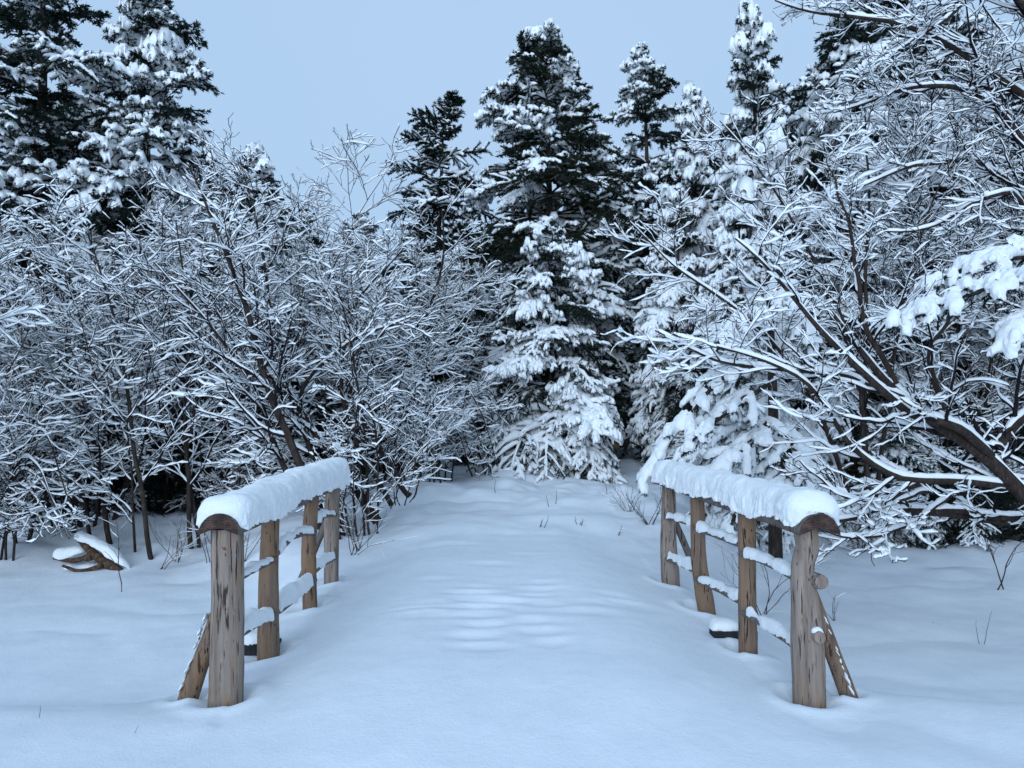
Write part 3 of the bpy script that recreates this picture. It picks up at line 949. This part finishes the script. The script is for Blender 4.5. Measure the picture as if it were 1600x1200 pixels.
for i, (px, Y, top, k) in enumerate([(-60, 13.2, 330, 'dark'), (75, 12.6, 420, 'dark'), (170, 14.2, 330, 'heavyB'), (250, 12.8, 480, 'dark'), (330, 14.0, 400, 'dark'), (420, 13.4, 470, 'dark'), (430, 16.5, 330, 'heavyB'), (520, 15, 440, 'dark'), (610, 16.5, 420, 'dark'),
                       (690, 17, 480, 'dark'), (0, 11.6, 640, 'dark'), (110, 11.9, 660, 'dark'), (225, 11.7, 650, 'dark'), (340, 11.9, 640, 'dark'), (440, 12.2, 620, 'dark'), (520, 12.8, 620, 'dark'), (610, 14.2, 600, 'dark')]):
    place_spruce(k, px, Y, 0, i * 1.37, lab1, G1, top=top, wide=1.2 if i < 10 else 1.5)
G3 = "dark spruces behind the right thicket"
for i, (px, Y, top) in enumerate([(1130, 14.5, 430), (1240, 13, 400), (1420, 13.5, 330), (1560, 13.5, 300), (1680, 13, 300), (1500, 10.6, 620), (1400, 10.8, 640), (1620, 10.4, 600)]):
    place_spruce('dark', px, Y, 0, i * 1.9 + .3, "dark snow dusted spruce hidden behind the bare shrubs on the right", G3, top=top, wide=1.2)
G2 = "far spruces closing the view"
lab2 = "far snowy spruce in the background forest, mostly hidden by nearer trees"
for i, (px, Y, top) in enumerate([(-120, 25, 120), (30, 27, 200), (120, 24, 240), (230, 28, 250), (330, 25, 270), (400, 26, 235), (470, 29, 330), (560, 27, 335), (640, 30, 380), (720, 33, 360), (790, 28, 380), (930, 29, 330),
                                  (980, 26, 300), (1080, 30, 260), (1150, 24, 230), (1240, 22, 150), (1300, 26, 120), (1420, 25, 60), (1500, 21, 40), (1580, 24, 90), (1700, 22, 0)]):
    place_spruce(['tallA', 'tallB', 'narrow'][i % 3], px, Y, 0, i * 1.3, lab2, G2, top=top, wide=1.35)

# ------------------------------------------------------------------ the left thicket
T = "bare alder shrub under snow in the left thicket"
thick = [  # proto, px, Y, H, rz
    (0, -120, 9.0, 4.2), (1, 40, 10.2, 4.6), (2, 150, 11.0, 4.5), (0, 250, 11.8, 5.4), (3, 330, 12.5, 5.9), (0, 20, 12.2, 4.8),
    (1, 460, 13.5, 5.0), (0, 540, 14.0, 4.6), (3, 210, 13.6, 5.9), (2, 620, 16.0, 4.8), (1, 670, 17.5, 5.4), (2, 590, 13.2, 3.6),
    (3, 500, 16.5, 5.6)]
for i, (k, px, Y, H) in enumerate(thick):
    place_alder(k, px, Y, H, i * 1.71, T, "bare alder shrubs of the left thicket")

# right hand thicket
T2 = "bare alder shrub under snow in the right thicket"
thick2 = [(3, 1400, 12.5, 6.4), (0, 1500, 10.8, 5.6), (1, 1590, 12.0, 7.2),
          (0, 1690, 10.5, 5.6), (1, 1350, 14.5, 7.2), (0, 1470, 14.5, 8.6), (1, 1560, 15.5, 9.6)]
for i, (k, px, Y, H) in enumerate(thick2):
    place_alder(k, px, Y, H, i * 2.13 + .5, T2, "bare alder shrubs of the right thicket")

# ------------------------------------------------------------------ hand placed nearer shrubs
def guided(name, label, cat, limbs, seed, base, group=None, **kw):
    """limbs: list of (list of (px,py,Y), r0, r1)"""
    root = empty(name, tuple(base))
    root['_o'] = tuple(float(b) for b in base)
    L = [[P(*q) for q in l[0]] for l in limbs]
    rr = [[l[1], (l[1] * .6 + l[2] * .4), l[2]] for l in limbs]
    alder_parts(root, L, rr, seed, **kw)
    tag(root, label, cat, group)
    return root

def base_of(px, Y):
    x = (px - 800) / 1200 * Y
    return (x, Y, gz(x, Y) - .1)

guided("alder_shrub", "thin bare alder nearest the fallen log, its stems rising straight from the snow", ALDER_CAT,
       [([(238, 885, 9.6), (222, 740, 9.6), (205, 600, 9.7), (180, 470, 9.8), (140, 330, 10)], .032, .008),
        ([(212, 880, 9.8), (205, 760, 9.8), (190, 640, 9.9), (170, 560, 10)], .018, .006),
        ([(175, 862, 10.2), (150, 720, 10.2), (105, 560, 10.1), (50, 420, 10)], .036, .010),
        ([(145, 858, 10.3), (120, 740, 10.3), (60, 640, 10.2), (-20, 560, 10)], .028, .008)], 301, base_of(205, 9.8), n1=12, n2=8, n3=3, l1=.36, t0=.15)
guided("alder_shrub", "bare alder with two close parallel stems just left of the left railing", ALDER_CAT,
       [([(300, 872, 10.0), (292, 760, 10.0), (285, 640, 10), (290, 500, 10.1), (270, 340, 10.3)], .034, .008),
        ([(312, 870, 10.1), (305, 780, 10.1), (300, 700, 10.1), (330, 560, 10), (345, 430, 10)], .026, .006),
        ([(116, 850, 10.6), (105, 700, 10.6), (80, 600, 10.5), (20, 470, 10.3)], .026, .006)], 302, base_of(300, 10), n1=12, n2=8, n3=3, l1=.36, t0=.2)
guided("alder_shrub", "large bare alder leaning left over the left railing", ALDER_CAT,
       [([(530, 850, 9.2), (470, 722, 9.1), (425, 610, 9.0), (392, 500, 8.9), (340, 360, 8.8), (300, 260, 8.8)], .055, .010),
        ([(525, 860, 9.3), (440, 712, 9.3), (400, 600, 9.2), (330, 500, 9.0), (250, 400, 8.9)], .042, .009),
        ([(540, 850, 9.4), (470, 640, 9.6), (540, 540, 9.6), (640, 500, 9.4)], .04, .008),
        ([(500, 840, 9.6), (430, 620, 9.8), (415, 450, 10), (375, 260, 10.2)], .035, .008)], 303, base_of(530, 9.3), n1=12, n2=9, n3=3, l1=.34, t0=.25)
guided("alder_shrub", "bare alder with thick snow lined trunks slanting up left past the left railing", ALDER_CAT,
       [([(590, 815, 9.6), (540, 735, 9.6), (490, 670, 9.7), (440, 600, 9.8), (380, 560, 9.8)], .062, .02),
        ([(612, 790, 9.9), (560, 700, 9.9), (535, 600, 10), (560, 480, 10.1), (640, 380, 10.3)], .034, .008),
        ([(640, 775, 10.2), (595, 690, 10.3), (560, 620, 10.4), (520, 540, 10.5)], .045, .012),
        ([(573, 790, 9.5), (560, 640, 9.5), (545, 560, 9.5), (500, 400, 9.6)], .022, .006)], 304, base_of(600, 9.7), n1=11, n2=8, n3=3, l1=.36, t0=.3)
guided("alder_shrub", "bare alder leaning right, its dark trunk in front of the central spruces", ALDER_CAT,
       [([(590, 760, 14), (640, 570, 14), (668, 490, 14), (690, 420, 14), (690, 330, 14)], .05, .012),
        ([(600, 760, 14), (660, 540, 14), (720, 460, 14), (770, 430, 14)], .04, .01)], 305, base_of(590, 14), n1=12, n2=8, n3=3, l1=.34, t0=.3)
# brush at the end of the left railing
guided("brush_shrub", "upright reddish brush clump beside the path past the left railing", "shrub",
       [([(625, 790, 9.5), (620, 700, 9.5), (640, 600, 9.5)], .008, .003), ([(632, 790, 9.4), (650, 690, 9.4), (690, 600, 9.5)], .008, .003),
        ([(618, 790, 9.6), (600, 700, 9.6), (590, 620, 9.6)], .008, .003), ([(640, 785, 9.7), (680, 700, 9.7), (720, 640, 9.8)], .007, .003),
        ([(645, 780, 9.6), (660, 720, 9.6), (665, 640, 9.6)], .007, .003), ([(610, 795, 9.3), (640, 740, 9.2), (680, 690, 9.0)], .007, .003)],
       306, base_of(628, 9.5), n1=7, n2=5, n3=2, l1=.4, t0=.15, snow=.45, thin=.8, rfloor=.002)
for (px0, Y0, px1, sd, lb) in ((-10, 9.6, 60, 310, "low snow bowed brush at the left edge beside the fallen log"), (70, 10.6, 20, 311, "snowy brush heap behind the fallen log"),
                               (350, 10.6, 390, 312, "low snowy brush behind the front post of the left railing"), (560, 9.4, 520, 313, "low brush tangled at the far end of the left railing"),
                               (675, 13.4, 715, 307, "arching snow bowed brush left of the small central spruce"), (760, 14, 690, 308, "low tangled snowy brush at the foot of the small central spruce"),
                               (660, 12, 620, 309, "snowy brush heap right of the slanting alder trunks")):
    b = base_of(px0, Y0)
    py0 = 600
    def Q(px, h, Y):
        x = (px - 800) / 1200 * Y
        return (px, 650 - (b[2] + h - EYE) * 1200 / Y, Y)
    guided("brush_shrub", lb, "shrub", [([Q(px0 + 10 * j, 0, Y0), Q(px0 + (px1 - px0) * .3 + 12 * j, .9 + .15 * j, Y0), Q(px0 + (px1 - px0) * .8 + 10 * j, 1.0 + .2 * j, Y0 - .3), Q(px1 + (px1 - px0) * .4 + 16 * j, .5, Y0 - .5)], .016, .006) for j in range(-2, 4)],
           sd, b, n1=7, n2=6, n3=3, l1=.32, t0=.1, snow=1.05, wtw=1.0)

# ------------------------------------------------------------------ the leaning tree at the right edge
guided("leaning_tree", "large bare tree leaning in from the right edge, with thick snow lined limbs", "bare tree",
       [([(1700, 860, 6.6), (1600, 768, 6.6), (1548, 712, 6.6), (1470, 660, 6.5), (1405, 612, 6.4), (1360, 560, 6.3), (1300, 480, 6.2)], .075, .012),
        ([(1548, 712, 6.6), (1500, 670, 6.4), (1420, 640, 6.2), (1330, 560, 6.0), (1240, 450, 5.9), (1160, 370, 5.8)], .04, .006),
        ([(1640, 760, 6.8), (1500, 750, 6.5), (1400, 745, 6.3), (1330, 690, 6.2), (1270, 600, 6.1), (1200, 560, 6.0), (1130, 540, 5.9)], .035, .006),
        ([(1555, 700, 6.7), (1600, 640, 6.8), (1680, 560, 6.9)], .05, .02),
        ([(1480, 665, 6.6), (1450, 560, 6.8), (1500, 470, 6.9), (1560, 400, 7.0)], .03, .008),
        ([(1420, 625, 6.4), (1330, 590, 6.3), (1200, 575, 6.2), (1120, 560, 6.1), (1040, 520, 6.1)], .024, .006),
        ([(1400, 600, 6.4), (1360, 500, 6.5), (1345, 400, 6.6), (1300, 250, 6.8)], .026, .006)],
       401, base_of(1700, 6.6), n1=9, n2=6, n3=3, l1=.3, t0=.12, snow=.95, l3=.2, wtw=.9, stem_name="limb", rfloor=.0022, L1abs=.75)
guided("fallen_tree", "low bare trunk lying almost level above the snow at the right edge", "fallen tree",
       [([(1680, 815, 7.6), (1560, 806, 7.6), (1430, 800, 7.6), (1300, 808, 7.7)], .05, .035),
        ([(1700, 790, 7.4), (1600, 825, 7.4), (1500, 812, 7.5), (1420, 805, 7.6)], .035, .02),
        ([(1660, 750, 7.3), (1540, 752, 7.1), (1440, 756, 6.9), (1370, 800, 6.7), (1290, 815, 6.6), (1230, 805, 6.6)], .04, .010),
        ([(1480, 780, 7.2), (1400, 820, 6.8), (1310, 835, 6.6), (1220, 800, 6.5)], .018, .006),
        ([(1460, 770, 7.0), (1390, 790, 6.7), (1330, 780, 6.5), (1250, 730, 6.4)], .018, .005)],
       402, base_of(1640, 7.6), n1=5, n2=5, n3=3, l1=.3, t0=.3, snow=1.1, l3=.2, wtw=.9, stem_name="trunk", L1abs=.45)
guided("alder_shrub", "bare alder with a straight dark stem in the middle of the right thicket", ALDER_CAT,
       [([(1355, 800, 9.2), (1352, 620, 9.2), (1350, 430, 9.2), (1348, 250, 9.3), (1340, 130, 9.4)], .035, .006),
        ([(1360, 800, 9.2), (1330, 560, 9.1), (1260, 400, 9.0), (1170, 260, 8.9), (1110, 190, 8.9)], .032, .006),
        ([(1365, 800, 9.2), (1400, 560, 9.1), (1440, 380, 9.0), (1500, 240, 9.0)], .03, .006),
        ([(1340, 810, 9.0), (1270, 620, 8.8), (1180, 500, 8.6), (1080, 430, 8.4), (990, 350, 8.4)], .03, .006)], 403, base_of(1355, 9.2), n1=12, n2=9, n3=3, l1=.3, t0=.2)
guided("birch_tree", "tall bare tree at the upper right with long snow lined boughs reaching left", "bare tree",
       [([(1700, 900, 9.5), (1680, 500, 9.5), (1640, 200, 9.6), (1600, -60, 9.7)], .10, .04),
        ([(1670, 420, 9.5), (1560, 270, 9.2), (1450, 250, 9.0), (1330, 290, 8.9)], .045, .008),
        ([(1650, 300, 9.5), (1540, 160, 9.2), (1430, 140, 9), (1300, 180, 8.9)], .045, .008),
        ([(1640, 180, 9.6), (1500, 80, 9.4), (1400, 30, 9.2), (1290, 10, 9.0), (1220, -10, 8.9)], .045, .008),
        ([(1700, 560, 9.4), (1600, 330, 9.0), (1540, 310, 8.8), (1450, 360, 8.6), (1380, 370, 8.5)], .04, .008),
        ([(1690, 120, 9.6), (1560, -20, 9.4), (1480, 30, 9.2), (1350, 120, 9.0)], .04, .008)], 404, base_of(1700, 9.5), n1=12, n2=9, n3=3, l1=.3, t0=.12, snow=1.1)

# ------------------------------------------------------------------ heavy hero boughs of the spruces beside the right railing
def bough_tree(name, label, boughs, seed, base, trunk):
    root = empty(name, tuple(base)); root['_o'] = tuple(float(b) for b in base)
    rg = np.random.default_rng(seed)
    mb = MB(); C = resample([P(*q) for q in trunk], 20); tubes(mb, C[None], np.linspace(.08, .03, 20)[None], 10); mb.build("trunk", M_SPTRUNK, root)
    for (pts, wid, load, n2) in boughs:
        C = resample([P(*q) for q in pts], 16)[None]
        Rr = np.linspace(.028, .008, 16)[None]
        B2, R2, i2, t2 = sprout(rg, C, Rr, n2, .12, 1.0, (.75, 1.15), lambda i, t: wid * (1.1 - .75 * t), 6, flat=.95, up=-.16, wig=.06, rmul=.6, tip=.5, jitter=.8)
        L2 = np.linalg.norm(np.diff(B2, axis=1), axis=2).sum(1)
        B3, R3, _, _ = sprout(rg, B2, R2, 7, .2, 1.0, (.6, .95), lambda i, t: L2[i] * .36 * (1.2 - t) + .03, 5, flat=.9, up=-.13, wig=.06, rmul=.7, tip=.6)
        wb = MB(); tubes(wb, C, Rr, 8); tubes(wb, B2, R2, 5)
        bo = wb.build("bough", M_SPTRUNK, root)
        nb = MB()
        for B in (C[:, 2:], B2, B3): needles(rg, nb, B - np.array([0, 0, .01]), 420, .028, .004)
        nb.build("needles", M_NEEDLE, bo, smooth=False)
        sb = MB()
        def rs(B, k): return np.array([resample(b, k) for b in B])
        snowtubes(sb, rs(C, 40) + [0, 0, .02], np.full((1, 40), .02), np.full((1, 40), .075 * load), np.full((1, 40), .085 * load), 8, jit=.07, steep=.02, rg=rg)
        b = rs(B2, 12); snowtubes(sb, b + [0, 0, .015], np.full(b.shape[:2], .01), np.full(b.shape[:2], .046 * load), np.full(b.shape[:2], .062 * load), 8, jit=.06, steep=-.1, rg=rg)
        b = rs(B3, 8); snowtubes(sb, b + [0, 0, .01], np.full(b.shape[:2], .008), np.full(b.shape[:2], .034 * load), np.full(b.shape[:2], .045 * load), 8, jit=.06, steep=-.1, rg=rg)
        so = sb.build("snow", M_CRUST, bo)
        rm = so.modifiers.new("merge", 'REMESH'); rm.mode = 'VOXEL'; rm.voxel_size = 0.010; rm.use_smooth_shade = True
        sm = so.modifiers.new("soften", 'SMOOTH'); sm.factor = .6; sm.iterations = 5
    tag(root, label, "spruce tree")
    return root
bough_tree("spruce_tree", "spruce whose snow heavy bough arches down to the far end of the right railing",
           [([(1200, 560, 8.6), (1130, 590, 8.5), (1085, 640, 8.4), (1040, 700, 8.3), (1000, 765, 8.2)], .42, 1.15, 16),
            ([(1200, 600, 8.7), (1130, 650, 8.3), (1080, 690, 8.1), (1060, 730, 8.0)], .4, 1.0, 14),
            ([(1210, 640, 8.7), (1180, 690, 8.3), (1140, 720, 8.1), (1110, 750, 8.0)], .45, 1.05, 14),
            ([(1210, 650, 8.7), (1240, 700, 8.2), (1260, 740, 8.0), (1290, 800, 7.9)], .45, 1.05, 14),
            ([(1210, 740, 8.7), (1160, 780, 8.2), (1135, 840, 8.0)], .35, 1.0, 10),
            ([(1210, 700, 8.7), (1230, 760, 8.1), (1200, 800, 7.9)], .4, 1.0, 10),
            ([(1205, 480, 8.7), (1160, 500, 8.3), (1110, 560, 8.1)], .4, 1.0, 12),
            ([(1205, 430, 8.7), (1240, 470, 8.3), (1270, 540, 8.1)], .4, 1.0, 12)],
           501, base_of(1210, 8.8), [(1212, 880, 8.8), (1208, 640, 8.8), (1200, 400, 8.8)])
bough_tree("spruce_tree", "spruce at the right edge with a long thick snow covered bough arching left",
           [([(1740, 425, 6.1), (1600, 435, 5.8), (1530, 455, 5.7), (1460, 480, 5.65), (1395, 500, 5.6)], .42, 1.0, 24),
            ([(1740, 470, 6.0), (1650, 475, 5.7), (1600, 505, 5.6), (1570, 550, 5.5)], .36, 1.05, 20),
            ([(1740, 400, 6.3), (1620, 400, 6.5), (1520, 415, 6.6), (1440, 450, 6.6)], .42, .9, 20)],
           502, base_of(1800, 6.3), [(1800, 880, 6.3), (1790, 600, 6.3), (1780, 300, 6.3)])

# ------------------------------------------------------------------ small things lying on or sticking out of the snow
def fallen_log():
    LY = on_ground(165, 886)
    b = base_of(150, LY)
    root = empty("fallen_log", b); root['_o'] = tuple(float(c) for c in b)
    tag(root, "broken brown forked log lying on the snow at the left, heaped with snow", "log")
    mb = MB(); log_mesh(mb, [P(125, 844, LY + 0.10), P(150, 868, LY + 0.00), P(190, 894, LY + -0.10)], [.035, .055, .045], S=24, K=40, rough=.12, seed=41); mb.build("trunk", M_DEAD, root)
    mb = MB(); log_mesh(mb, [P(84, 872, LY + 0.10), P(115, 876, LY + 0.05), P(145, 868, LY + 0.00)], [.02, .03, .05], S=16, K=30, rough=.12, seed=42); mb.build("limb", M_DEAD, root)
    mb = MB(); log_mesh(mb, [P(98, 884, LY + -0.10), P(125, 892, LY + -0.15), P(160, 884, LY + -0.10)], [.015, .02, .03], S=16, K=30, rough=.12, seed=43); mb.build("limb", M_DEAD, root)
    for k, (pts, w, h) in enumerate([([P(118, 838, LY + 0.10), P(150, 851, LY + 0.00), P(185, 874, LY + -0.05), P(205, 890, LY + 0.00)], [.05, .075, .085, .06], [.06, .075, .09, .05]),
                                     ([P(84, 868, LY + 0.15), P(105, 868, LY + 0.15), P(135, 862, LY + 0.10)], [.07, .10, .08], [.08, .11, .06]),
                                     ([P(100, 890, LY + 0.05), P(130, 890, LY + 0.10), P(170, 890, LY + 0.10)], [.10, .14, .12], [.06, .08, .07])]):
        sb = MB(); snow_loaf(sb, pts, w, h, K=60, S=30, seed=5 + k, crumb=.3)
        sb.build("snow_cap", M_CRUST, root)
fallen_log()

def cut_log():
    b = base_of(965, 16.5)
    root = empty("cut_log", b); root['_o'] = tuple(float(c) for c in b)
    tag(root, "short cut log with an orange end face lying beside the path under snow", "log")
    p0, p1 = P(962, 691, 16.3), P(985, 684, 16.9)
    mb = MB(); log_mesh(mb, [p0, p1], [.15, .14], S=22, K=16, rough=.06, seed=51, caps=False); lg = mb.build("trunk", M_DEAD, root)
    mc = MB(); th = np.arange(22) / 22 * 2 * math.pi
    d = (p1 - p0) / np.linalg.norm(p1 - p0); A = np.cross(d, [0, 0, 1.]); A /= np.linalg.norm(A); Bv = np.cross(A, d)
    ring = p0 + .14 * (np.cos(th)[:, None] * A + np.sin(th)[:, None] * Bv)
    mc.add(np.vstack([ring, (p0 - d * .01)[None]]), t=[(22, (s + 1) % 22, s) for s in range(22)]); mc.build("end_grain", M_END_CUT, lg)
    sb = MB(); snow_loaf(sb, [p0 + [0, 0, .08], p1 + [0, 0, .09]], [.15, .16], [.13, .15], K=24, S=22, seed=9, crumb=.3); sb.build("snow_cap", M_SNOW, lg)
cut_log()

def twig_plant(label, px, py, Y, h, seed, n=3, spread=.35, name="twig", cat="twig", group=None, r=.004, branchy=2, mat=None, lean=0):
    rg = np.random.default_rng(seed)
    Y1 = on_ground(px, py)
    h = h * Y1 / Y
    Y = Y1
    p = P(px, py, Y)
    z = gz(p[0], p[1])
    b = np.array([p[0], p[1], z - .03])
    limbs = []
    K = 8
    C = np.empty((n, K, 3))
    C[:, 0] = b + rg.normal(0, .02 * (n > 1), (n, 3)) * [1, 1, 0]
    d = np.stack([rg.normal(lean, spread, n), rg.normal(0, spread * .6, n), np.ones(n)], -1)
    d /= np.linalg.norm(d, axis=1, keepdims=True)
    L = h * rg.uniform(.6, 1.1, n)
    for k in range(1, K):
        C[:, k] = C[:, k - 1] + d * (L / (K - 1))[:, None]
        d += rg.normal(0, .12, (n, 3)); d /= np.linalg.norm(d, axis=1, keepdims=True)
    Rr = np.full((n, K), r) * np.linspace(1, .4, K)
    mb = MB(); tubes(mb, C, Rr, 5)
    sb = MB()
    if branchy:
        B, Q, _, _ = sprout(rg, C, Rr, branchy, .3, .95, (.5, 1.0), h * .35, 5, flat=.2, up=.05, wig=.12, rmul=.7, tip=.5)
        tubes(mb, B, Q, 4)
    else: B = None
    o = mb.build(name, mat or M_BRUSH)
    # move the origin to the base
    o.data.transform(__import__('mathutils').Matrix.Translation(-Vector(b))); o.location = b
    tag(o, label, cat, group)
    if branchy and B is not None:
        for A_, Q_ in ((C, Rr), (B, Q)):
            snowtubes(sb, A_, Q_, Q_ + .0008, Q_ + .0045, 4, steep=.55, rg=rg)
        so = sb.build("snow", M_SNOW)
        so.data.transform(__import__('mathutils').Matrix.Translation(-Vector(b)))
        so.parent = o
        so['kind'] = 'stuff'
    return o

twig_plant("single dry grass stem sticking out of the snow at the lower left", 60, 1122, 4.0, .10, 601, n=1, spread=.05, branchy=0, r=.0018, cat="grass stem", name="dry_grass")
twig_plant("short grass stem poking from the snow left of the left front post", 209, 1146, 3.8, .075, 602, n=1, spread=.08, branchy=0, r=.0015, cat="grass stem", name="dry_grass", lean=.2)
twig_plant("thin snowy twig standing in front of the fallen log at the left", 190, 925, 8.0, .75, 603, n=1, spread=.08, branchy=6, r=.006)
twig_plant("forked dark sapling in the snow at the right edge", 1562, 922, 7.6, .75, 604, n=2, spread=.22, branchy=3, r=.008, name="sapling", cat="sapling")
twig_plant("bent thin twig on the open snow at the right", 1530, 1006, 6.0, .34, 605, n=2, spread=.3, branchy=0, r=.003)
twig_plant("tiny grass tip on the open snow at the right", 1464, 976, 6.6, .06, 606, n=2, spread=.4, branchy=0, r=.002, cat="grass stem", name="dry_grass")
twig_plant("reddish twig beside the right front post", 1305, 970, 6.5, .32, 607, n=3, spread=.35, branchy=2, r=.004)
for i, (px, py, Y, h, n) in enumerate([(250, 890, 9.4, .6, 4), (275, 880, 9.5, .8, 5), (330, 878, 9.8, .7, 5), (352, 885, 9.3, .6, 3), (380, 880, 9.5, .9, 4)]):
    twig_plant("thin bare brush stems rising from the snow left of the left railing", px, py, Y, h, 620 + i, n=n, spread=.4, branchy=3, r=.005, name="brush_shrub", cat="shrub", group="thin brush left of the left railing")
twig_plant("brush twigs leaning out over the snow at the far end of the left railing", 548, 868, 8.0, .75, 630, n=5, spread=.5, branchy=4, r=.005, name="brush_shrub", cat="shrub", lean=.7)
twig_plant("brush seen between the posts of the left railing", 560, 860, 8.3, .6, 631, n=5, spread=.5, branchy=4, r=.005, name="brush_shrub", cat="shrub")
twig_plant("tangled brush behind the lower sticks of the right railing", 1190, 960, 6.9, .85, 632, n=6, spread=.5, branchy=4, r=.005, name="brush_shrub", cat="shrub")
twig_plant("fine brush at the path edge left of the far right post", 985, 800, 9.2, .5, 633, n=8, spread=.6, branchy=3, r=.004, name="brush_shrub", cat="shrub", lean=-.3)
twig_plant("dry brush beneath the drooping bough at the far right post", 1015, 820, 8.6, .5, 634, n=8, spread=.7, branchy=4, r=.005, name="brush_shrub", cat="shrub")
for i, (px, py, Y, h, lb) in enumerate([(774, 770, 12.5, .28, "left dry stem on the snowy path before the small spruce"), (868, 788, 11.5, .42, "tallest dry stem standing on the snowy path before the small spruce"),
                                        (858, 792, 11.3, .2, "short dry stem beside the tallest stem on the path"), (948, 772, 12.2, .3, "slanting dry stem on the right of the snowy path"),
                                        (845, 823, 10.2, .2, "v shaped twig in the middle of the snowy path"), (905, 820, 9.9, .16, "small snowy sprig at the right of the path"), (965, 836, 9.3, .16, "little curled sprig near the far right post")]):
    twig_plant(lb, px, py, Y, h, 640 + i, n=1 + (i > 3) * 2, spread=.12 + .4 * (i > 3), branchy=0 + (i > 4) * 2, r=.005)
# brown grass hummock under the right trees
twig_plant("dark tuft of dry leaves and grass on the snow behind the right front post", 1345, 862, 8.3, .4, 650, n=26, spread=1.1, branchy=2, r=.005, name="grass_tuft", cat="grass tuft")

# anchor data is only for building
for o in COL.objects:
    if '_o' in o.keys(): del o['_o']
